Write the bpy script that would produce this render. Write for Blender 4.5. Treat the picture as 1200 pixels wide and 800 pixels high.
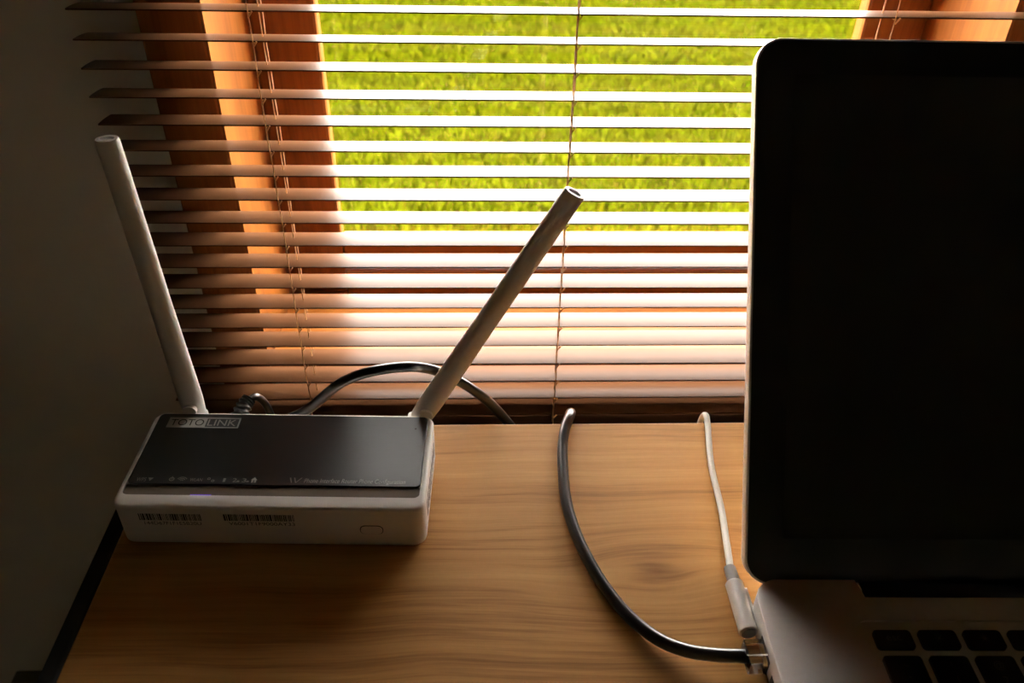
import bpy, bmesh, math, random
import numpy as np
from mathutils import Vector, Matrix

# ------------------------------------------------------------------ clear
for o in list(bpy.data.objects):
    bpy.data.objects.remove(o, do_unlink=True)
SC = bpy.context.scene
COL = SC.collection
R = math.radians
D = 0.75                       # height of the desk top above the floor

# ------------------------------------------------------------------ camera
cam_data = bpy.data.cameras.new('camera')
cam = bpy.data.objects.new('camera', cam_data)
COL.objects.link(cam)
cam_data.sensor_width = 36.0
cam_data.lens = 985.35 / 1200 * 36.0
cam_data.clip_start = 0.01
cam_data.clip_end = 300
cam_data.dof.use_dof = True
cam_data.dof.focus_distance = 0.44
cam_data.dof.aperture_fstop = 13.0
_pi, _ya, _ro = 0.6375, 0.0456, 0.0236
_F = Vector((math.sin(_ya) * math.cos(_pi), math.cos(_ya) * math.cos(_pi), -math.sin(_pi)))
_R = Vector((math.cos(_ya), -math.sin(_ya), 0))
_U = _R.cross(_F)
_R2 = _R * math.cos(_ro) + _U * math.sin(_ro)
_U2 = -_R * math.sin(_ro) + _U * math.cos(_ro)
m = Matrix((_R2, _U2, -_F)).transposed().to_4x4()
m.translation = Vector((0, 0, D + 0.3257))
cam.matrix_world = m
SC.camera = cam

# ------------------------------------------------------------------ world, sun, exposure
w = bpy.data.worlds.new('overcast_sky')
SC.world = w
w.use_nodes = True
bg = w.node_tree.nodes['Background']
bg.inputs[0].default_value = (1.0, 0.95, 0.88, 1)
bg.inputs[1].default_value = 26.0

sun_data = bpy.data.lights.new('sun_offscreen', 'SUN')
sun = bpy.data.objects.new('sun_offscreen', sun_data)
COL.objects.link(sun)
sun_data.energy = 22.0
sun_data.angle = R(2)
sun_data.color = (1.0, 0.9, 0.72)
sun.rotation_euler = Vector((0.12, 0.40, -0.9)).to_track_quat('-Z', 'Y').to_euler()

SC.view_settings.view_transform = 'Standard'
SC.view_settings.look = 'None'
SC.view_settings.gamma = 1.0
SC.view_settings.use_curve_mapping = False
SC.view_settings.exposure = 0.55


# ------------------------------------------------------------------ materials
def new_mat(name):
    mt = bpy.data.materials.new(name)
    mt.use_nodes = True
    nt = mt.node_tree
    return mt, nt, nt.nodes['Principled BSDF']


def pbr(name, col, rough=0.5, metal=0.0, spec=0.5, coat=0.0, coat_rough=0.1, noise=0.0, nscale=40.0,
        bump=0.0, bscale=200.0, aniso=None, trans=0.0, ior=1.45, brushed=0.0):
    mt, nt, b = new_mat(name)
    N, L = nt.nodes, nt.links
    b.inputs['Base Color'].default_value = (*col, 1)
    b.inputs['Roughness'].default_value = rough
    b.inputs['Metallic'].default_value = metal
    b.inputs['Specular IOR Level'].default_value = spec
    b.inputs['Coat Weight'].default_value = coat
    b.inputs['Coat Roughness'].default_value = coat_rough
    b.inputs['Transmission Weight'].default_value = trans
    b.inputs['IOR'].default_value = ior
    if brushed:
        cx_ = N.new('ShaderNodeCombineXYZ')
        cx_.inputs[1].default_value = 1.0
        b.inputs['Anisotropic'].default_value = brushed
        L.new(cx_.outputs[0], b.inputs['Tangent'])
    if noise or bump:
        tc = N.new('ShaderNodeTexCoord')
        mp = N.new('ShaderNodeMapping')
        L.new(tc.outputs['Object'], mp.inputs[0])
        if aniso:
            mp.inputs['Scale'].default_value = aniso
    if noise:
        tn = N.new('ShaderNodeTexNoise')
        tn.inputs['Scale'].default_value = nscale
        tn.inputs['Detail'].default_value = 5
        L.new(mp.outputs[0], tn.inputs['Vector'])
        rp = N.new('ShaderNodeValToRGB')
        rp.color_ramp.elements[0].position = 0.25
        rp.color_ramp.elements[1].position = 0.75
        rp.color_ramp.elements[0].color = (*[c * (1 - noise) for c in col], 1)
        rp.color_ramp.elements[1].color = (*[min(1, c * (1 + noise)) for c in col], 1)
        L.new(tn.outputs[0], rp.inputs[0])
        L.new(rp.outputs[0], b.inputs['Base Color'])
    if bump:
        t2 = N.new('ShaderNodeTexNoise')
        t2.inputs['Scale'].default_value = bscale
        t2.inputs['Detail'].default_value = 3
        L.new(mp.outputs[0], t2.inputs['Vector'])
        bm_ = N.new('ShaderNodeBump')
        bm_.inputs['Strength'].default_value = bump
        bm_.inputs['Distance'].default_value = 0.001
        L.new(t2.outputs[0], bm_.inputs['Height'])
        L.new(bm_.outputs[0], b.inputs['Normal'])
    return mt


def wood(name, dark, mid, light, axis='X', scale=1.0, rough=0.4, coat=0.2, spec=0.5, knots=()):
    """grain lines run along `axis`; knots are (x, y, radius) bulges in object space"""
    mt, nt, b = new_mat(name)
    N, L = nt.nodes, nt.links
    tc = N.new('ShaderNodeTexCoord')
    src = tc.outputs['Object']

    def math_(op, a, c=None):
        n = N.new('ShaderNodeMath')
        n.operation = op
        for i, v in enumerate((a, c)):
            if v is None:
                continue
            if hasattr(v, 'links'):
                L.new(v, n.inputs[i])
            else:
                n.inputs[i].default_value = v
        return n.outputs[0]
    sx = N.new('ShaderNodeSeparateXYZ')
    L.new(src, sx.inputs[0])
    a, c, z = sx.outputs[0], sx.outputs[1], sx.outputs[2]
    if axis == 'Z':
        a, c, z = sx.outputs[2], sx.outputs[0], sx.outputs[1]
    knotmask = None
    for kx, ky, kr in knots:
        dx = math_('MULTIPLY', math_('SUBTRACT', a, kx), 0.55)
        dy = math_('SUBTRACT', c, ky)
        r2 = math_('ADD', math_('MULTIPLY', dx, dx), math_('MULTIPLY', dy, dy))
        g = math_('POWER', 2.718, math_('MULTIPLY', r2, -1.0 / (kr * kr)))
        push = math_('MULTIPLY', math_('MULTIPLY', dy, g), -0.75)
        c = math_('ADD', c, push)
        g2 = math_('POWER', 2.718, math_('MULTIPLY', r2, -1.0 / (0.12 * kr * kr)))
        knotmask = g2 if knotmask is None else math_('ADD', knotmask, g2)
    cb = N.new('ShaderNodeCombineXYZ')
    L.new(a, cb.inputs[0]); L.new(c, cb.inputs[1]); L.new(z, cb.inputs[2])
    # slow waviness
    warp = N.new('ShaderNodeTexNoise')
    warp.inputs['Scale'].default_value = 6 * scale
    warp.inputs['Detail'].default_value = 2
    L.new(cb.outputs[0], warp.inputs['Vector'])
    c2 = math_('ADD', c, math_('MULTIPLY', math_('SUBTRACT', warp.outputs[0], 0.5), 0.02 / scale))

    def layer(su, sv, det):
        q = N.new('ShaderNodeCombineXYZ')
        L.new(math_('MULTIPLY', a, su * scale), q.inputs[0])
        L.new(math_('MULTIPLY', c2, sv * scale), q.inputs[1])
        L.new(math_('MULTIPLY', z, sv * scale * 0.4), q.inputs[2])
        t = N.new('ShaderNodeTexNoise')
        t.inputs['Scale'].default_value = 1
        t.inputs['Detail'].default_value = det
        t.inputs['Roughness'].default_value = 0.6
        L.new(q.outputs[0], t.inputs['Vector'])
        return t.outputs[0]
    broad = layer(3, 42, 3)
    fine = layer(7, 260, 4)
    pore = layer(28, 900, 2)
    v = math_('ADD', math_('MULTIPLY', broad, 0.48), math_('MULTIPLY', fine, 0.34))
    v = math_('ADD', v, math_('MULTIPLY', pore, 0.18))
    if knotmask is not None:
        v = math_('SUBTRACT', v, math_('MULTIPLY', knotmask, 0.20))
    rp = N.new('ShaderNodeValToRGB')
    e = rp.color_ramp.elements
    e[0].position = 0.36; e[0].color = (*dark, 1)
    e[1].position = 0.66; e[1].color = (*light, 1)
    k = e.new(0.49); k.color = (*mid, 1)
    L.new(v, rp.inputs[0])
    L.new(rp.outputs[0], b.inputs['Base Color'])
    b.inputs['Roughness'].default_value = rough
    b.inputs['Coat Weight'].default_value = coat
    b.inputs['Coat Roughness'].default_value = 0.25
    b.inputs['Specular IOR Level'].default_value = spec
    bm_ = N.new('ShaderNodeBump')
    bm_.inputs['Strength'].default_value = 0.12
    bm_.inputs['Distance'].default_value = 0.0005
    L.new(fine, bm_.inputs['Height'])
    L.new(bm_.outputs[0], b.inputs['Normal'])
    return mt


def emit(name, col, s):
    mt, nt, b = new_mat(name)
    b.inputs['Base Color'].default_value = (*col, 1)
    b.inputs['Emission Color'].default_value = (*col, 1)
    b.inputs['Emission Strength'].default_value = s
    return mt


def pane_mat():
    mt, nt, b = new_mat('window_glass')
    N, L = nt.nodes, nt.links
    tr = N.new('ShaderNodeBsdfTransparent')
    gl = N.new('ShaderNodeBsdfGlossy')
    gl.inputs['Roughness'].default_value = 0.0
    mx = N.new('ShaderNodeMixShader')
    mx.inputs[0].default_value = 0.06
    L.new(tr.outputs[0], mx.inputs[1]); L.new(gl.outputs[0], mx.inputs[2])
    L.new(mx.outputs[0], N['Material Output'].inputs[0])
    return mt


def grass_mat():
    mt, nt, b = new_mat('grass_blades')
    N, L = nt.nodes, nt.links
    tc = N.new('ShaderNodeTexCoord')
    t = N.new('ShaderNodeTexNoise')
    t.inputs['Scale'].default_value = 14
    t.inputs['Detail'].default_value = 6
    t.inputs['Roughness'].default_value = 0.75
    L.new(tc.outputs['Object'], t.inputs['Vector'])
    rp = N.new('ShaderNodeValToRGB')
    e = rp.color_ramp.elements
    e[0].position = 0.36; e[0].color = (0.015, 0.024, 0.0003, 1)
    e[1].position = 0.70; e[1].color = (0.047, 0.038, 0.0013, 1)
    k = e.new(0.5); k.color = (0.030, 0.034, 0.0005, 1)
    L.new(t.outputs[0], rp.inputs[0])
    L.new(rp.outputs[0], b.inputs['Base Color'])
    b.inputs['Roughness'].default_value = 0.8
    b.inputs['Specular IOR Level'].default_value = 0.0
    return mt


M = dict(
    wall=pbr('painted_plaster', (0.80, 0.74, 0.62), 0.85, spec=0.2, noise=0.03, nscale=6, bump=0.15, bscale=300),
    ceiling=pbr('ceiling_paint', (0.80, 0.77, 0.70), 0.9, spec=0.1, noise=0.02),
    floor=wood('floor_boards', (0.10, 0.05, 0.025), (0.18, 0.09, 0.045), (0.26, 0.14, 0.07), 'X', 0.6),
    desk=wood('desk_laminate', (0.30, 0.128, 0.034), (0.55, 0.268, 0.074), (0.67, 0.36, 0.115), 'X', 1.0,
              rough=0.5, coat=0.0, spec=0.2, knots=((0.083, 0.255, 0.024), (-0.05, 0.12, 0.03), (0.36, 0.02, 0.03))),
    window_wood=wood('varnished_window_wood', (0.17, 0.050, 0.007), (0.26, 0.085, 0.012), (0.33, 0.12, 0.017),
                     'Z', 0.8, rough=0.4, coat=0.0, spec=0.3),
    window_wood_x=wood('varnished_sill_wood', (0.17, 0.050, 0.007), (0.26, 0.085, 0.012), (0.33, 0.12, 0.017),
                       'X', 0.8, rough=0.4, coat=0.0, spec=0.3),
    black_trim=pbr('black_edge_band', (0.012, 0.013, 0.013), 0.5, noise=0.1),
    black_metal=pbr('black_painted_steel', (0.02, 0.02, 0.02), 0.45, noise=0.1),
    slat=pbr('brown_lacquered_slat', (0.115, 0.050, 0.022), 0.30, spec=0.06, coat=0.0,
             noise=0.12, nscale=30, aniso=(0.3, 4, 4)),
    cord=pbr('tan_blind_cord', (0.72, 0.42, 0.20), 0.8, noise=0.15, nscale=900),
    glass=pane_mat(),
    shell=pbr('white_router_plastic', (0.80, 0.77, 0.72), 0.38, spec=0.5, noise=0.02, nscale=30),
    plate=pbr('black_brushed_plate', (0.010, 0.0105, 0.010), 0.38, spec=0.5, ior=1.9, noise=0.35, nscale=60,
              aniso=(1.0, 30, 30), brushed=0.85),
    strip=pbr('smoky_indicator_strip', (0.17, 0.135, 0.105), 0.3, noise=0.04),
    grey_print=pbr('grey_print', (0.42, 0.41, 0.38), 0.6, noise=0.05),
    dim_print=pbr('faint_print', (0.36, 0.35, 0.34), 0.6, noise=0.05),
    black_print=pbr('black_print', (0.03, 0.022, 0.016), 0.7, noise=0.1),
    groove=pbr('dark_groove', (0.05, 0.035, 0.025), 0.7, noise=0.1),
    led=emit('violet_led', (0.25, 0.12, 0.9), 0.35),
    alu=pbr('bead_blasted_aluminium', (0.78, 0.74, 0.70), 0.50, metal=0.75, noise=0.03, nscale=300, bump=0.05, bscale=2500),
    alu_bright=pbr('plug_aluminium', (0.78, 0.75, 0.71), 0.32, metal=0.45, noise=0.02),
    glass_black=pbr('black_screen_glass', (0.020, 0.019, 0.017), 0.06, spec=0.4, noise=0.05),
    lcd=pbr('unlit_display', (0.028, 0.025, 0.021), 0.10, spec=0.42, noise=0.05),
    hinge=pbr('black_hinge_plastic', (0.006, 0.006, 0.006), 0.4, noise=0.1),
    key=pbr('black_key_plastic', (0.012, 0.011, 0.010), 0.5, noise=0.1),
    legend=pbr('key_legend_print', (0.16, 0.14, 0.12), 0.6, noise=0.05),
    cable_black=pbr('glossy_black_cable', (0.012, 0.011, 0.010), 0.28, spec=0.6, coat=0.4, noise=0.1, nscale=200),
    cable_white=pbr('pale_grey_cable', (0.68, 0.65, 0.59), 0.45, noise=0.03),
    relief_grey=pbr('grey_strain_relief', (0.30, 0.28, 0.26), 0.5, noise=0.05),
    clear=pbr('clear_plug_plastic', (0.92, 0.90, 0.86), 0.08, trans=1.0, ior=1.4, noise=0.01),
    gold=pbr('gold_contacts', (0.75, 0.5, 0.2), 0.3, metal=1.0, noise=0.05),
    socket=pbr('grey_socket_plastic', (0.17, 0.15, 0.11), 0.5, noise=0.05),
    grass=grass_mat(),
    soil=pbr('lawn_thatch', (0.026, 0.030, 0.0007), 0.95, spec=0.0, noise=0.45, nscale=18),
)


# ------------------------------------------------------------------ mesh helpers
def obj(name, bm, mat, parent=None, smooth=False, loc=None, rot=None):
    me = bpy.data.meshes.new(name)
    bm.normal_update()
    bm.to_mesh(me)
    bm.free()
    if smooth:
        for p in me.polygons:
            p.use_smooth = True
    me.materials.append(M[mat] if isinstance(mat, str) else mat)
    o = bpy.data.objects.new(name, me)
    COL.objects.link(o)
    if parent is not None:
        o.parent = parent
    if loc is not None:
        o.location = loc
    if rot is not None:
        o.rotation_euler = rot
    return o


def smart_smooth(o, ang=35):
    me = o.data
    me.shade_smooth()
    me.set_sharp_from_angle(angle=R(ang))
    return o


def tag(o, label, cat, group=None):
    o['label'] = label
    o['category'] = cat
    if group:
        o['group'] = group
    return o


def struct(o):
    o['kind'] = 'structure'
    return o


def thing(name, label, cat, loc=(0, 0, 0), rotz=0.0, group=None):
    o = bpy.data.objects.new(name, None)
    o.empty_display_size = 0.05
    COL.objects.link(o)
    o.location = loc
    o.rotation_euler = (0, 0, rotz)
    return tag(o, label, cat, group)


def add_box(bm, x0, x1, y0, y1, z0, z1, bevel=0.0, seg=2):
    r = bmesh.ops.create_cube(bm, size=1.0)
    vs = r['verts']
    for v in vs:
        v.co = Vector(((x0 + x1) / 2 + v.co.x * (x1 - x0), (y0 + y1) / 2 + v.co.y * (y1 - y0),
                       (z0 + z1) / 2 + v.co.z * (z1 - z0)))
    if bevel > 0:
        es = list({e for v in vs for e in v.link_edges})
        bmesh.ops.bevel(bm, geom=es, offset=bevel, segments=seg, affect='EDGES', profile=0.5)
    return bm


def box(x0, x1, y0, y1, z0, z1, bevel=0.0, seg=2):
    return add_box(bmesh.new(), x0, x1, y0, y1, z0, z1, bevel, seg)


def rrect(x0, x1, y0, y1, r, seg=8):
    pts = []
    for cx, cy, a0 in ((x1 - r, y1 - r, 0), (x0 + r, y1 - r, 90), (x0 + r, y0 + r, 180), (x1 - r, y0 + r, 270)):
        for i in range(seg + 1):
            a = R(a0 + 90 * i / seg)
            pts.append((cx + r * math.cos(a), cy + r * math.sin(a)))
    return pts


def prism(pts, z0, z1, top_bevel=0.0, bot_bevel=0.0, seg=3):
    """extrude an outline (x, y) from z0 to z1, optionally bevelling the top and bottom rims"""
    bm = bmesh.new()
    f = bm.faces.new([bm.verts.new((x, y, z0)) for x, y in pts])
    r = bmesh.ops.extrude_face_region(bm, geom=[f])
    top = [g for g in r['geom'] if isinstance(g, bmesh.types.BMVert)]
    for v in top:
        v.co.z = z1
    bmesh.ops.recalc_face_normals(bm, faces=bm.faces[:])
    for bev, z in ((top_bevel, z1), (bot_bevel, z0)):
        if bev > 0:
            es = [e for e in bm.edges if all(abs(v.co.z - z) < 1e-7 for v in e.verts)]
            bmesh.ops.bevel(bm, geom=es, offset=bev, segments=seg, affect='EDGES', profile=0.5)
    return bm


def catmull(pts, n=10):
    P = [Vector(p) for p in pts]
    P = [P[0] * 2 - P[1]] + P + [P[-1] * 2 - P[-2]]
    out = []
    for i in range(1, len(P) - 2):
        a, b, c, d = P[i - 1:i + 3]
        for k in range(n):
            t = k / n
            out.append(0.5 * ((2 * b) + (c - a) * t + (2 * a - 5 * b + 4 * c - d) * t * t
                              + (3 * b - a - 3 * c + d) * t ** 3))
    out.append(P[-2])
    return out


def tube(bm, path, rad, seg=12, caps=True):
    """sweep a circle along path; rad is a number or one number per point"""
    n = len(path)
    rr = rad if isinstance(rad, (list, tuple)) else [rad] * n
    t0 = (path[1] - path[0]).normalized()
    u = t0.orthogonal().normalized()
    rings = []
    for i in range(n):
        t = (path[min(i + 1, n - 1)] - path[max(i - 1, 0)]).normalized()
        u = (u - t * u.dot(t)).normalized()
        v = t.cross(u)
        rings.append([bm.verts.new(path[i] + (u * math.cos(2 * math.pi * k / seg) + v * math.sin(2 * math.pi * k / seg)) * rr[i])
                      for k in range(seg)])
    for i in range(n - 1):
        for k in range(seg):
            bm.faces.new((rings[i][k], rings[i][(k + 1) % seg], rings[i + 1][(k + 1) % seg], rings[i + 1][k]))
    if caps:
        bm.faces.new(rings[0][::-1])
        bm.faces.new(rings[-1])
    return bm


def text(name, body, size, mat, parent, loc, rot=(0, 0, 0), width=None, align='LEFT', thick=0.0, shear=0.0):
    cu = bpy.data.curves.new(name, 'FONT')
    cu.body = body
    cu.size = size
    cu.align_x = align
    cu.shear = shear
    cu.extrude = thick
    tmp = bpy.data.objects.new(name + '_tmp', cu)
    COL.objects.link(tmp)
    dg = bpy.context.evaluated_depsgraph_get()
    me = bpy.data.meshes.new_from_object(tmp.evaluated_get(dg))
    bpy.data.objects.remove(tmp, do_unlink=True)
    bpy.data.curves.remove(cu)
    me.materials.clear()
    me.materials.append(M[mat])
    if width:
        xs = [v.co.x for v in me.vertices]
        s = width / max(1e-6, max(xs) - min(xs))
        x0 = min(xs)
        for v in me.vertices:
            v.co.x = (v.co.x - x0) * s
    o = bpy.data.objects.new(name, me)
    COL.objects.link(o)
    o.parent = parent
    o.location = loc
    o.rotation_euler = rot
    return o


def cut(o, cutter_bm):
    me = bpy.data.meshes.new('cutter')
    cutter_bm.to_mesh(me)
    cutter_bm.free()
    c = bpy.data.objects.new('cutter', me)
    COL.objects.link(c)
    par = o.parent
    o.parent = None
    md = o.modifiers.new('cut', 'BOOLEAN')
    md.operation = 'DIFFERENCE'
    md.solver = 'EXACT'
    md.object = c
    dg = bpy.context.evaluated_depsgraph_get()
    dg.update()
    new = bpy.data.meshes.new_from_object(o.evaluated_get(dg))
    o.modifiers.clear()
    old = o.data
    o.data = new
    new.name = o.name
    bpy.data.meshes.remove(old)
    bpy.data.objects.remove(c, do_unlink=True)
    o.parent = par
    return o


# ================================================================== the room
WY0, WY1 = 0.472, 0.640            # window wall, inner and outer face
WXL, WXR = -0.1457, 0.2890         # clear width between the jambs
OZ0, OZ1 = D - 0.046, D + 0.98     # opening in the wall
RX0, RX1, RY0, RH = -1.90, 2.10, -2.60, 2.50
JT = 0.012                         # jamb lining thickness
bm = bmesh.new()
add_box(bm, RX0 - .1, WXL - JT, WY0, WY1, 0, RH)
add_box(bm, WXR + JT, RX1 + .1, WY0, WY1, 0, RH)
add_box(bm, WXL - JT, WXR + JT, WY0, WY1, 0, OZ0)
add_box(bm, WXL - JT, WXR + JT, WY0, WY1, OZ1, RH)
struct(obj('wall_window', bm, 'wall'))
struct(obj('wall_left', box(RX0 - .1, RX0, RY0, WY0, 0, RH), 'wall'))
struct(obj('wall_right', box(RX1, RX1 + .1, RY0, WY0, 0, RH), 'wall'))
struct(obj('wall_back', box(RX0 - .1, RX1 + .1, RY0 - .1, RY0, 0, RH), 'wall'))
struct(obj('floor', box(RX0 - .1, RX1 + .1, RY0 - .1, WY1, -.1, 0), 'floor'))
struct(obj('ceiling', box(RX0 - .1, RX1 + .1, RY0 - .1, WY1, RH, RH + .12), 'ceiling'))

# ------------------------------------------------------------------ window
win = bpy.data.objects.new('window_1', None)
COL.objects.link(win)
win.location = (0, 0, D)
struct(win)
CY0, SY = 0.4615, 0.550            # casing face, sash face
z0, z1 = OZ0 - D, OZ1 - D
CW = 0.0347
obj('casing', box(WXL - CW, WXL - .0012, CY0, WY0, z0 - .02, z1 + CW, .0012), 'window_wood', win)
obj('casing', box(WXR + .0012, WXR + CW, CY0, WY0, z0 - .02, z1 + CW, .0012), 'window_wood', win)
obj('casing', box(WXL, WXR, CY0, WY0, z1, z1 + CW, .0012), 'window_wood_x', win)
obj('jamb', box(WXL - JT, WXL, CY0 + .0005, WY1, z0, z1), 'window_wood', win)
obj('jamb', box(WXR, WXR + JT, CY0 + .0005, WY1, z0, z1), 'window_wood', win)
obj('head_jamb', box(WXL, WXR, WY0, WY1, z1 - JT, z1), 'window_wood_x', win)
obj('sill', box(WXL, WXR, CY0, SY + .03, z0, z0 + .012, .001), 'window_wood_x', win)
SL, SR, SB = -0.1030, 0.2470, 0.0130       # clear glass area
ST = z1 - 0.062
obj('sash_stile', box(WXL, SL, SY, SY + .014, z0 + .012, z1 - JT, .0025), 'window_wood', win)
obj('sash_stile', box(SR, WXR, SY, SY + .014, z0 + .012, z1 - JT, .0025), 'window_wood', win)
obj('sash_rail', box(SL, SR, SY, SY + .014, z0 + .036, SB, .0025), 'window_wood_x', win)
obj('frame_rail', box(SL, SR, SY - .004, SY + .03, z0 + .012, z0 + .034, .002), 'window_wood_x', win)
obj('sash_rail', box(SL, SR, SY, SY + .014, ST, z1 - JT, .0025), 'window_wood_x', win)
obj('glazing_bead', box(SL, SR, SY + .004, SY + .008, SB, SB + .0015, .0004), 'window_wood_x', win)
pane = obj('pane', box(SL, SR, SY + .008, SY + .012, SB, ST), 'glass', win)
pane['label'] = 'clear window glass'

# ------------------------------------------------------------------ lawn outside
GZ = -0.25
struct(obj('ground', box(-40, 40, WY1, 90, GZ - .2, GZ), 'soil'))
rng = np.random.default_rng(4)
NB = 120000
gx = rng.uniform(-2.6, 3.4, NB)
gy = 1.7 + 5.0 * rng.uniform(0, 1, NB) ** 0.9
hh = rng.uniform(0.022, 0.060, NB)
ww = rng.uniform(0.0025, 0.0055, NB)
aa = rng.uniform(0, np.pi * 2, NB)
lean = rng.uniform(0.1, 0.9, NB) * hh
la = rng.uniform(0, np.pi * 2, NB)
V = np.empty((NB, 5, 3))
cx, sx_ = np.cos(aa) * ww, np.sin(aa) * ww
V[:, 0] = np.stack([gx - cx, gy - sx_, np.full(NB, GZ)], 1)
V[:, 1] = np.stack([gx + cx, gy + sx_, np.full(NB, GZ)], 1)
mx, my = gx + np.cos(la) * lean * .35, gy + np.sin(la) * lean * .35
V[:, 2] = np.stack([mx + cx * .8, my + sx_ * .8, GZ + hh * .6], 1)
V[:, 3] = np.stack([mx - cx * .8, my - sx_ * .8, GZ + hh * .6], 1)
V[:, 4] = np.stack([gx + np.cos(la) * lean, gy + np.sin(la) * lean, GZ + hh], 1)
idx = np.arange(NB)[:, None] * 5
loops = np.concatenate([idx + np.array([[0, 1, 2, 3]]), idx + np.array([[3, 2, 4]])], 1).ravel()
me = bpy.data.meshes.new('lawn_grass')
me.vertices.add(NB * 5)
me.vertices.foreach_set('co', V.ravel())
me.loops.add(len(loops))
me.loops.foreach_set('vertex_index', loops.astype(np.int32))
me.polygons.add(NB * 2)
st = (np.arange(NB)[:, None] * 7 + np.array([[0, 4]])).ravel()
me.polygons.foreach_set('loop_start', st.astype(np.int32))
me.update(calc_edges=True)
me.validate()
me.materials.append(M['grass'])
lawn = bpy.data.objects.new('lawn_grass', me)
COL.objects.link(lawn)
lawn['kind'] = 'stuff'
tag(lawn, 'bright yellow green lawn grass outside the window', 'grass')

# ------------------------------------------------------------------ venetian blind
YB, Z0, PITCH = 0.4346, 0.2075, 0.01479
BX0, BX1 = -0.2034, 0.3465
blind = thing('venetian_blind', 'brown venetian blind with narrow horizontal slats hanging before the window', 'blind',
              (0, YB, D))
W_, DROP, CROWN, TH = 0.0189, 0.0021, 0.0004, 0.0008
bm = bmesh.new()
prof = []
NS = 6
for k in range(NS + 1):
    t = k / NS
    prof.append((t * W_, -DROP * t + CROWN * 4 * t * (1 - t)))
ring = prof + [(y, z - TH) for y, z in reversed(prof)]
va = [bm.verts.new((BX0, y, z)) for y, z in ring]
vb = [bm.verts.new((BX1, y, z)) for y, z in ring]
n = len(ring)
for k in range(n):
    bm.faces.new((va[k], va[(k + 1) % n], vb[(k + 1) % n], vb[k]))
for k in range(NS):
    bm.faces.new((va[k], va[n - 1 - k], va[n - 2 - k], va[k + 1]))
    bm.faces.new((vb[k], vb[k + 1], vb[n - 2 - k], vb[n - 1 - k]))
bmesh.ops.recalc_face_normals(bm, faces=bm.faces[:])
slat0 = obj('slat', bm, 'slat', blind)
smart_smooth(slat0, 40)
I0, I1 = -53, 24
rnd = random.Random(3)
for i in range(I0, I1 + 1):
    s = slat0 if i == I0 else slat0.copy()
    if i != I0:
        COL.objects.link(s)
        s.parent = blind
    s.location = (rnd.uniform(-.0006, .0006), 0, Z0 - PITCH * i)
    s.rotation_euler = (R(rnd.uniform(-.8, .8)), R(rnd.uniform(-.06, .06)), 0)
zt, zb = Z0 - PITCH * I0 + .02, Z0 - PITCH * I1 - .014
obj('headrail', box(BX0, BX1, -.003, .024, zt, zt + .026, .002), 'slat', blind)
obj('bottom_rail', box(BX0, BX1, 0, W_, zb - .010, zb, .003), 'slat', blind)
for lx, ldx in ((-0.1147, .003), (0.0494, .0006), (0.2110, -.003)):
    for yy, dx in ((-.0008, 0), (W_ + .0006, .0020)):
        bm = bmesh.new()
        pts = []
        for k in range(I1 - I0 + 2):
            pts.append(Vector((lx + dx + rnd.uniform(-.0004, .0004), yy, zt - (zt - zb) * k / (I1 - I0 + 1))))
        tube(bm, pts, 0.00034, 5)
        obj('ladder_cord', bm, 'cord', blind)
    bm = bmesh.new()
    for i in range(I0, I1 + 1):
        z = Z0 - PITCH * i - .0012
        tube(bm, [Vector((lx, -.0008, z)), Vector((lx + .0012, W_ + .0006, z - DROP))], 0.00035, 4)
        tube(bm, [Vector((lx + .0022, -.0008, z + .001)), Vector((lx, -.0010, z - .002))], 0.0005, 4)
    obj('ladder_rung', bm, 'cord', blind)['kind'] = 'stuff'
    bm = bmesh.new()
    tube(bm, [Vector((lx + ldx, W_ * .5, zt)), Vector((lx + ldx, W_ * .5, zb))], 0.00036, 5)
    obj('lift_cord', bm, 'cord', blind)

# ================================================================== desk
DX0, DX1, DY0, DY1 = -0.1855, 0.95, -0.26, 0.360
desk = thing('desk', 'wood grain desk with black edge standing below the window', 'desk', (0, 0, 0))
obj('desk_top', box(DX0 + .0078, DX1, DY0, DY1, D - .025, D, .0012), 'desk', desk)
obj('edge_trim', box(DX0, DX0 + .0078, DY0, DY1, D - .026, D + .0004, .0008), 'black_trim', desk)['label'] = 'black edge strip'
for lx in (DX0 + .03, DX1 - .07):
    for ly in (DY0 + .03, DY1 - .07):
        obj('leg', box(lx, lx + .04, ly, ly + .04, 0, D - .025, .003), 'black_metal', desk)
for ya in (DY1 - .06, DY0 + .04):
    obj('apron', box(DX0 + .07, DX1 - .07, ya, ya + .02, D - .065, D - .025), 'black_metal', desk)

# ------------------------------------------------------------------ wall socket (low on the window wall)
so = thing('wall_socket', 'dark grey wall socket low on the wall beside the desk', 'socket', (-0.402, WY0, D - .452))
obj('face_plate', prism([(x, z) for x, z in rrect(-.0435, .0435, -.0385, .0385, .003, 4)], 0, .012, .001), 'socket', so,
    rot=(R(90), 0, 0))
obj('outlet_insert', prism(rrect(-.028, .028, -.026, .026, .012, 6), .0118, .0135, .0006), 'groove', so, rot=(R(90), 0, 0))

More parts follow.
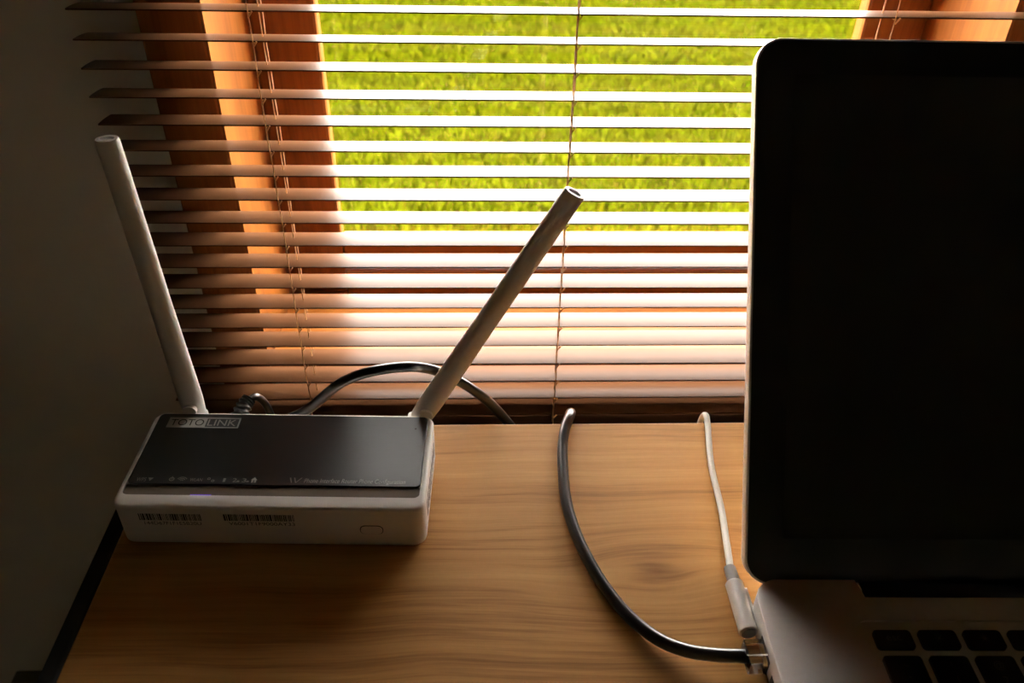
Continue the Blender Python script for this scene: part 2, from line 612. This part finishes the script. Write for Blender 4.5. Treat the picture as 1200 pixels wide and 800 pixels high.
# ================================================================== router
ro = thing('wifi_router', 'white wifi router with black top plate and two antennas', 'router', (-0.0995, 0.3064, D), R(-1.8))
HX, HY, HZ = 0.0735, 0.0336, 0.0265
bm = prism(rrect(-HX, HX, -HY, HY, .0065, 8), 0.0010, HZ, .0016, .0015, 3)
shell = obj('shell', bm, 'shell', ro)
shell['label'] = 'white plastic case'
cut(shell, prism(rrect(-.0711, .0706, -.0256, .0322, .003, 6), HZ - .0012, HZ + .01))
smart_smooth(shell, 30)
pl = obj('top_plate', prism(rrect(-.0708, .0703, -.0186, .0319, .0028, 6), HZ - .0014, HZ + .0002, .0003), 'plate', ro)
pl['label'] = 'black brushed top plate'
ISTR = obj('indicator_strip', box(-.0708, .0703, -.0254, -.0186, HZ - .0014, HZ - .0006), 'strip', ro)
ISTR['label'] = 'smoky grey strip'
obj('indicator_light', box(-.0385, -.0285, -.0253, -.0247, HZ - .0006, HZ - .00045), 'led', ro)
TZ = HZ + .00026
# brand logo: filled block with dark letters, outlined block with grey letters
lg = bmesh.new()
add_box(lg, -.0650, -.0452, .0212, .0290, TZ - .0001, TZ)
for a in ((-.0452, -.0278, .0283, .0290), (-.0452, -.0278, .0212, .0219), (-.0285, -.0278, .0212, .0290)):
    add_box(lg, *a, TZ - .0001, TZ)
obj('logo_block', lg, 'grey_print', pl)
text('logo_text', 'TOTO', .0068, 'black_print', pl, (-.0636, .0228, TZ + .00006), width=.0172)
text('logo_text', 'LINK', .0068, 'grey_print', pl, (-.0443, .0228, TZ + .00006), width=.0148)
text('caption', 'WPS', .0036, 'grey_print', pl, (-.0668, -.0172, TZ), width=.0046)
bm = bmesh.new()
bm.faces.new([bm.verts.new(p) for p in ((-.0615, -.0148, TZ), (-.0602, -.0170, TZ), (-.0589, -.0148, TZ))][::-1])
obj('arrow_mark', bm, 'grey_print', pl)


def ring_mark(bm, cx, cy, r0, r1, a0=0, a1=360, n=14):
    pr = None
    for k in range(n + 1):
        a = R(a0 + (a1 - a0) * k / n)
        p = (bm.verts.new((cx + r0 * math.cos(a), cy + r0 * math.sin(a), TZ)),
             bm.verts.new((cx + r1 * math.cos(a), cy + r1 * math.sin(a), TZ)))
        if pr:
            bm.faces.new((pr[0], pr[1], p[1], p[0]))
        pr = p


def bar(bm, x0, x1, y0, y1):
    bm.faces.new([bm.verts.new(p) for p in ((x0, y0, TZ), (x1, y0, TZ), (x1, y1, TZ), (x0, y1, TZ))])


bm = bmesh.new(); ring_mark(bm, -.0500, -.0156, .0008, .0013); bar(bm, -.0502, -.0498, -.0158, -.0138)
obj('power_mark', bm, 'grey_print', pl)
bm = bmesh.new(); ring_mark(bm, -.0450, -.0168, .0006, .0010, 30, 150); ring_mark(bm, -.0450, -.0168, .0015, .0019, 30, 150); ring_mark(bm, -.0450, -.0168, .0024, .0028, 30, 150)
obj('signal_mark', bm, 'grey_print', pl)
text('caption', 'WLAN', .0030, 'grey_print', pl, (-.0412, -.0168, TZ), width=.0060)
bm = bmesh.new(); ring_mark(bm, -.0322, -.0150, .0004, .0008); ring_mark(bm, -.0300, -.0164, .0004, .0008)
obj('dot_mark', bm, 'grey_print', pl)
for i, (cx_, ch) in enumerate(((-.0252, '1'), (-.0206, '2'), (-.0160, '3'))):
    text('caption', ch, .0036, 'grey_print', pl, (cx_, -.0170, TZ), width=.0012 if ch == '1' else .0020)
    if i:
        bm = bmesh.new(); bar(bm, cx_ + .0022, cx_ + .0034, -.0170, -.0160)
        obj('port_mark', bm, 'grey_print', pl)
bm = bmesh.new()
bm.faces.new([bm.verts.new(p) for p in ((-.0120, -.0156, TZ), (-.0086, -.0156, TZ), (-.0103, -.0138, TZ))])
bar(bm, -.0114, -.0106, -.0172, -.0156); bar(bm, -.0100, -.0092, -.0172, -.0156)
obj('house_mark', bm, 'grey_print', pl)
bm = bmesh.new()
for k, dx in enumerate((0, .0020)):
    bm.faces.new([bm.verts.new(p) for p in ((.0066 + dx, -.0136, TZ), (.0073 + dx, -.0136, TZ), (.0083 + dx, -.0170, TZ), (.0078 + dx, -.0170, TZ))][::-1])
bm.faces.new([bm.verts.new(p) for p in ((.0122, -.0136, TZ), (.0128, -.0136, TZ), (.0102, -.0170, TZ), (.0098, -.0170, TZ))][::-1])
obj('tick_mark', bm, 'dim_print', pl)
text('caption', 'Phone Interface Router Phone Configuration', .0040, 'dim_print', pl, (.0140, -.0168, TZ), width=.0490, shear=.2)
bm = bmesh.new(); bmesh.ops.create_circle(bm, cap_ends=True, segments=12, radius=.0006, matrix=Matrix.Translation((.0645, .0226, TZ)))
obj('pinhole', bm, 'black_print', pl)
# front face: two bar codes with a line of characters each, and a button
FY = -HY - .00008
for x0, x1, zt_, zb_, s, tx in ((-.0612, -.0318, .0222, .0177, 11, '144D67F1F1E5B20U'), (-.0213, .0126, .0224, .0180, 5, 'V6001T1F9000AY33')):
    bm = bmesh.new()
    rr = random.Random(s)
    x = x0
    while x < x1 - .0006:
        wv = rr.choice((.00025, .00025, .0005, .0005, .0009))
        add_box(bm, x, min(x1, x + wv), FY, FY + .0001, zb_, zt_)
        x += wv + rr.choice((.00025, .00030, .0005))
    obj('bar_code', bm, 'black_print', ro)
    text('serial_text', tx, .0032, 'black_print', ro, (x0 + .0018, FY, zb_ - .0030), rot=(R(90), 0, 0), width=x1 - x0 - .0026)
bo = prism(rrect(.0423, .0535, .0096, .0158, .0028, 6), HY - .0005, HY + .0001)
obj('button_groove', bo, 'groove', ro, rot=(R(90), 0, 0))
obj('button', prism(rrect(.0427, .0531, .0100, .0154, .0025, 6), HY - .0005, HY + .0005, .0002), 'shell', ro, rot=(R(90), 0, 0))
for k in range(9):
    yy = -.020 + k * .005
    obj('vent_slot', box(HX - .0004, HX + .00006, yy, yy + .0022, .008, .018), 'groove', ro)
for sx0 in (-1, 1):
    for sy0 in (-1, 1):
        bm = bmesh.new()
        bmesh.ops.create_cone(bm, cap_ends=True, segments=16, radius1=.005, radius2=.005, depth=.0014,
                              matrix=Matrix.Translation((sx0 * (HX - .014), sy0 * (HY - .012), .0007)))
        obj('foot', bm, 'groove', ro)
# rear sockets
for k in range(4):
    obj('rear_port', box(-.045 + k * .018, -.031 + k * .018, HY - .001, HY + .0003, .005, .017), 'groove', ro)


def antenna(px, tilt_deg, L):
    """flattened round paddle standing on a hinge block behind the case"""
    bm = bmesh.new()
    seg = 20
    prof = [(0.0, .0044), (.003, .0058), (.014, .0064), (.030, .0062), (.075, .0056), (L - .0012, .0053), (L, .0049)]
    rings = []
    for h, r in prof:
        rings.append([bm.verts.new((r * math.cos(2 * math.pi * k / seg), r * .78 * math.sin(2 * math.pi * k / seg), h)) for k in range(seg)])
    rings.append([bm.verts.new((.0033 * math.cos(2 * math.pi * k / seg), .0025 * math.sin(2 * math.pi * k / seg), L)) for k in range(seg)])
    rings.append([bm.verts.new((.0030 * math.cos(2 * math.pi * k / seg), .0023 * math.sin(2 * math.pi * k / seg), L - .0012)) for k in range(seg)])
    for i in range(len(rings) - 1):
        for k in range(seg):
            bm.faces.new((rings[i][k], rings[i][(k + 1) % seg], rings[i + 1][(k + 1) % seg], rings[i + 1][k]))
    bm.faces.new(rings[0][::-1]); bm.faces.new(rings[-1])
    o = obj('antenna', bm, 'shell', ro, loc=(px, HY + .0058, .0175), rot=(0, R(tilt_deg), R(1.8)))
    smart_smooth(o, 40)
    bm = bmesh.new()
    add_box(bm, -.0058, .0058, -.0062, .0036, -.0060, .0042, .0016, 2)
    h = obj('antenna_hinge', bm, 'shell', ro, loc=(px, HY + .0060, .0170))
    smart_smooth(h, 40)
    bm = bmesh.new()
    tube(bm, [Vector((0, -.0066, .0095)), Vector((0, -.0040, .0095))], .0036, 16)
    kn = obj('hinge_pin', bm, 'shell', o)
    return o


antenna(-.0562, -2.2, .160)
antenna(.0640, 29.3, .1570)

# ------------------------------------------------------------------ router power lead
pw = thing('power_lead', 'short black ribbed power plug lead behind the white router', 'cable', (-0.14, 0.345, D))
base = Vector((-0.14, 0.345, 0))
path = catmull([Vector(p) - base for p in ((-.1365, .341, .009), (-.1330, .350, .0150), (-.1305, .356, .0188), (-.1285, .3595, .0202))], 10)
bm = bmesh.new()
tube(bm, path, [.0046 + (.0006 if (i // 2) % 2 else -.0003) - .0012 * i / len(path) for i in range(len(path))], 14)
smart_smooth(obj('strain_relief', bm, 'cable_black', pw), 60)
path = catmull([Vector(p) - base for p in ((-.1292, .3585, .0198), (-.1255, .365, .0168), (-.1225, .370, .003), (-.1220, .376, -.03), (-.122, .382, -.12))], 10)
bm = bmesh.new()
tube(bm, path, .0021, 12)
smart_smooth(obj('cord', bm, 'cable_black', pw), 60)

# ------------------------------------------------------------------ ethernet cable
ec = thing('ethernet_cable', 'glossy black network cable running from router to clear plug at laptop', 'cable', (0.0, 0.36, D))
base = Vector((0.0, 0.36, 0))
cab = [(-.122, .341, .011), (-.113, .3465, .0125), (-.0965, .354, .0165), (-.0762, .357, .0335), (-.0578, .361, .0386), (-.0350, .367, .0361),
       (-.0165, .372, .0247), (.0029, .377, .0037), (.0174, .382, -.021), (.029, .386, -.044), (.041, .386, -.046),
       (.0495, .379, -.022), (.0520, .369, -.0005), (.0505, .3605, .0045), (.0470, .350, .0040), (.0445, .335, .0030), (.0432, .3035, .0030), (.0455, .281, .0030), (.0508, .260, .0030),
       (.0580, .2415, .0030), (.0668, .2265, .0032), (.0770, .2150, .0042), (.0880, .2085, .0055), (.1000, .2052, .0070), (.1085, .2043, .0075), (.1125, .2040, .0075)]
bm = bmesh.new()
path = catmull([Vector(p) - base for p in cab], 8)
tube(bm, path, .0029, 14)
smart_smooth(obj('cord', bm, 'cable_black', ec), 60)
# clear plug
px, py, pz = 0.1115, 0.2038, 0.0078
rj = obj('plug', box(px - base.x, px + .0105, py - base.y - .0060, py - base.y + .0060, pz - .0042, pz + .0042, .0006), 'clear', ec)
rj['label'] = 'clear plastic network plug'
obj('plug_contacts', box(px + .0066, px + .0096, py - base.y - .0045, py - base.y + .0045, pz - .0006, pz + .0008), 'gold', rj)
bm = box(px - .0010, px + .0080, py - base.y - .0028, py - base.y + .0028, pz + .0044, pz + .0056, .0003)
obj('latch', bm, 'clear', rj)

# ------------------------------------------------------------------ laptop charger cable
mg = thing('charger_cable', 'thin pale charger cable with metal barrel plug beside the laptop', 'cable', (0.117, 0.25, D))
base = Vector((0.117, 0.25, 0))
pts = [(.132, .384, -.16), (.1315, .378, -.055), (.1308, .372, -.012), (.1302, .3635, .0025), (.1295, .354, .0024), (.1270, .339, .0020), (.1243, .320, .0020), (.1228, .2924, .0022),
       (.1200, .272, .0040), (.1172, .2535, .0062), (.1168, .2505, .0064)]
bm = bmesh.new()
tube(bm, catmull([Vector(p) - base for p in pts], 8), .0017, 12)
smart_smooth(obj('cord', bm, 'cable_white', mg), 60)
a, b_ = Vector((.1166, .2515, .0062)) - base, Vector((.1166, .2415, .0064)) - base
bm = bmesh.new()
pth = [a.lerp(b_, k / 12) for k in range(13)]
tube(bm, pth, [.0026 + (.00025 if k % 2 else 0) + .0003 * k / 12 for k in range(13)], 16)
smart_smooth(obj('strain_relief', bm, 'relief_grey', mg), 50)
bm = bmesh.new()
a, b_ = Vector((.1164, .2425, .0064)) - base, Vector((.1164, .2158, .0066)) - base
tube(bm, [a, a.lerp(b_, .02), a.lerp(b_, .98), b_], [.0037, .0041, .0041, .0037], 40)
smart_smooth(obj('plug_barrel', bm, 'alu_bright', mg), 14)
bm = bmesh.new()
tube(bm, [b_ + Vector((0, .0001, 0)), b_ - Vector((0, .0004, 0))], .0032, 20)
obj('barrel_cap', bm, 'relief_grey', mg)
obj('magnetic_tip', box(.0020, .0042, -.0265, -.0120, .0042, .0090, .0006), 'alu_bright', mg)

# ================================================================== laptop
lt = thing('laptop', 'open silver laptop with dark glossy screen and black keys', 'laptop', (0.1205, 0.2355, D), R(-1.2))
LW, LD, LZ = 0.364, 0.249, 0.0185
NX0, NX1, NY = 0.0465, LW - 0.0465, -0.0093
out = []
r_ = .0115
for cx_, cy_, a0 in ((LW - r_, -r_, 0),):
    for k in range(9):
        a = R(a0 + 90 * k / 8); out.append((cx_ + r_ * math.cos(a), cy_ + r_ * math.sin(a)))
out += [(NX1, 0), (NX1 - .0018, NY), (NX0 + .0018, NY), (NX0, 0)]
for cx_, cy_, a0 in ((r_, -r_, 90), (r_, -LD + r_, 180), (LW - r_, -LD + r_, 270)):
    for k in range(9):
        a = R(a0 + 90 * k / 8); out.append((cx_ + r_ * math.cos(a), cy_ + r_ * math.sin(a)))
bs = obj('base', prism(out, .0012, LZ, .0007, .003, 2), 'alu', lt)
bs['label'] = 'silver metal base'
KX, KY = 0.0447, -0.0264          # top left corner of the key field
KP = 0.0192
KWID = 14 * KP + .003
wx0, wx1, wy0, wy1 = KX - .0040, KX + KWID - .003 + .0040, KY - .0122 - 5 * .0190 - .001, KY + .0050
cut(bs, prism(rrect(wx0, wx1, wy0, wy1, .003, 4), LZ - .0012, LZ + .01))
TPX = LW / 2
cut(bs, prism(rrect(TPX - .0525, TPX + .0525, -LD + .010, -LD + .086, .003, 4), LZ - .0004, LZ + .01))
smart_smooth(bs, 25)
obj('trackpad', prism(rrect(TPX - .0521, TPX + .0521, -LD + .0104, -LD + .0856, .003, 4), LZ - .0006, LZ - .0001), 'alu', lt)
hg = bmesh.new()
tube(hg, [Vector((NX0 + .0022, NY + .0062, LZ - .0075)), Vector((NX1 - .0022, NY + .0062, LZ - .0075))], .0058, 20)
smart_smooth(obj('hinge', hg, 'hinge', lt), 40)
# keys
def keymesh(wd, ht):
    return prism(rrect(0, wd, -ht, 0, .0017, 4), LZ - .0014, LZ + .0006, .0003, 0, 2)
cache = {}
KEYS = []
def add_key(x, y, wd, ht):
    k_ = (round(wd, 5), round(ht, 5))
    if k_ not in cache:
        o = obj('key', keymesh(wd, ht), 'key', lt)
        smart_smooth(o, 35)
        cache[k_] = o
    else:
        o = cache[k_].copy()
        COL.objects.link(o)
        o.parent = lt
    o.location = (x, y, 0)
    KEYS.append(o)
    return o
G = .0032
frow = [add_key(KX + i * KP, KY, KP - G, .0089) for i in range(14)]
rows = [[1.0] * 13 + [1.0], [1.3] + [1.0] * 12 + [.7], [1.5] + [1.0] * 11 + [1.5], [2.0] + [1.0] * 10 + [2.0],
        [1.0, 1.0, 1.0, 1.2, 5.0, 1.2, 1.0, 1.0, 1.0, .6]]
grid = []
for r0, row in enumerate(rows):
    x = KX
    line = []
    yy = KY - .0122 - r0 * .0190
    for wd in row:
        line.append(add_key(x, yy, wd * KP - G, .0158))
        x += wd * KP
    grid.append(line)
LGZ = LZ + .00066
text('legend', 'esc', .0046, 'legend', frow[0], (.0048, -.0052, LGZ), width=.0062)
for j, n_ in ((1, 8), (2, 8)):
    bm = bmesh.new()
    bmesh.ops.create_circle(bm, cap_ends=True, segments=10, radius=.0007 + .0003 * (j - 1), matrix=Matrix.Translation((.008, -.0040, LGZ)))
    for k in range(n_):
        a = 2 * math.pi * k / n_
        c_, s_ = math.cos(a), math.sin(a)
        bm.faces.new([bm.verts.new((.008 + c_ * u - s_ * v, -.0040 + s_ * u + c_ * v, LGZ)) for u, v in ((.0012, -.00015), (.0020, -.00015), (.0020, .00015), (.0012, .00015))])
    obj('legend', bm, 'legend', frow[j])
for j, (up_, dn) in enumerate((('~', '`'), ('!', '1'), ('@', '2'), ('#', '3'), ('$', '4'), ('%', '5'))):
    text('legend', up_, .0044, 'legend', grid[0][j], (.0080, -.0058, LGZ), align='CENTER')
    text('legend', dn, .0050, 'legend', grid[0][j], (.0080, -.0128, LGZ), align='CENTER')
# lid: (x, l) plane leaning back
TILT = R(34.0)
lidm = Matrix.Translation((0, -.0025, .008)) @ Matrix.Rotation(R(90) - TILT, 4, 'X')


def lid_part(name, pts, d0, d1, mat, parent, bev=0.0):
    bm = prism(pts, d0, d1, bev, bev, 2)
    if parent is lt:
        bmesh.ops.transform(bm, matrix=lidm, verts=bm.verts[:])
    else:
        bmesh.ops.transform(bm, matrix=lidm, verts=bm.verts[:])
    return smart_smooth(obj(name, bm, mat, parent), 30)


L0, L1 = .0060, .2500
lid = lid_part('lid', rrect(-.0020, LW + .0020, L0, L1, .0120, 10), -.0062, 0, 'alu', lt, .0006)
lid['label'] = 'silver lid with dark screen'
gl = lid_part('screen_glass', rrect(-.0010, LW + .0010, L0 + .001, L1 - .0011, .0112, 10), -.0004, .0005, 'glass_black', lid, .0002)
lid_part('display', rrect(.0150, LW - .0150, L0 + .0215, L1 - .0160, .0004, 2), .0003, .00056, 'lcd', lid)
# ports on the left side
obj('network_port', box(-.0002, .0008, -.0375, -.0245, .0030, .0120), 'hinge', lt)
for k, (ya, yb) in enumerate(((-.0510, -.0420), (-.0640, -.0545), (-.0780, -.0685))):
    obj('side_port', box(-.0002, .0008, ya, yb, .0050, .0100, 0), 'hinge', lt)
for fx in (.03, LW - .03):
    for fy in (-.03, -LD + .03):
        bm = bmesh.new()
        bmesh.ops.create_cone(bm, cap_ends=True, segments=16, radius1=.006, radius2=.006, depth=.0016, matrix=Matrix.Translation((fx, fy, .0008)))
        obj('foot', bm, 'hinge', lt)
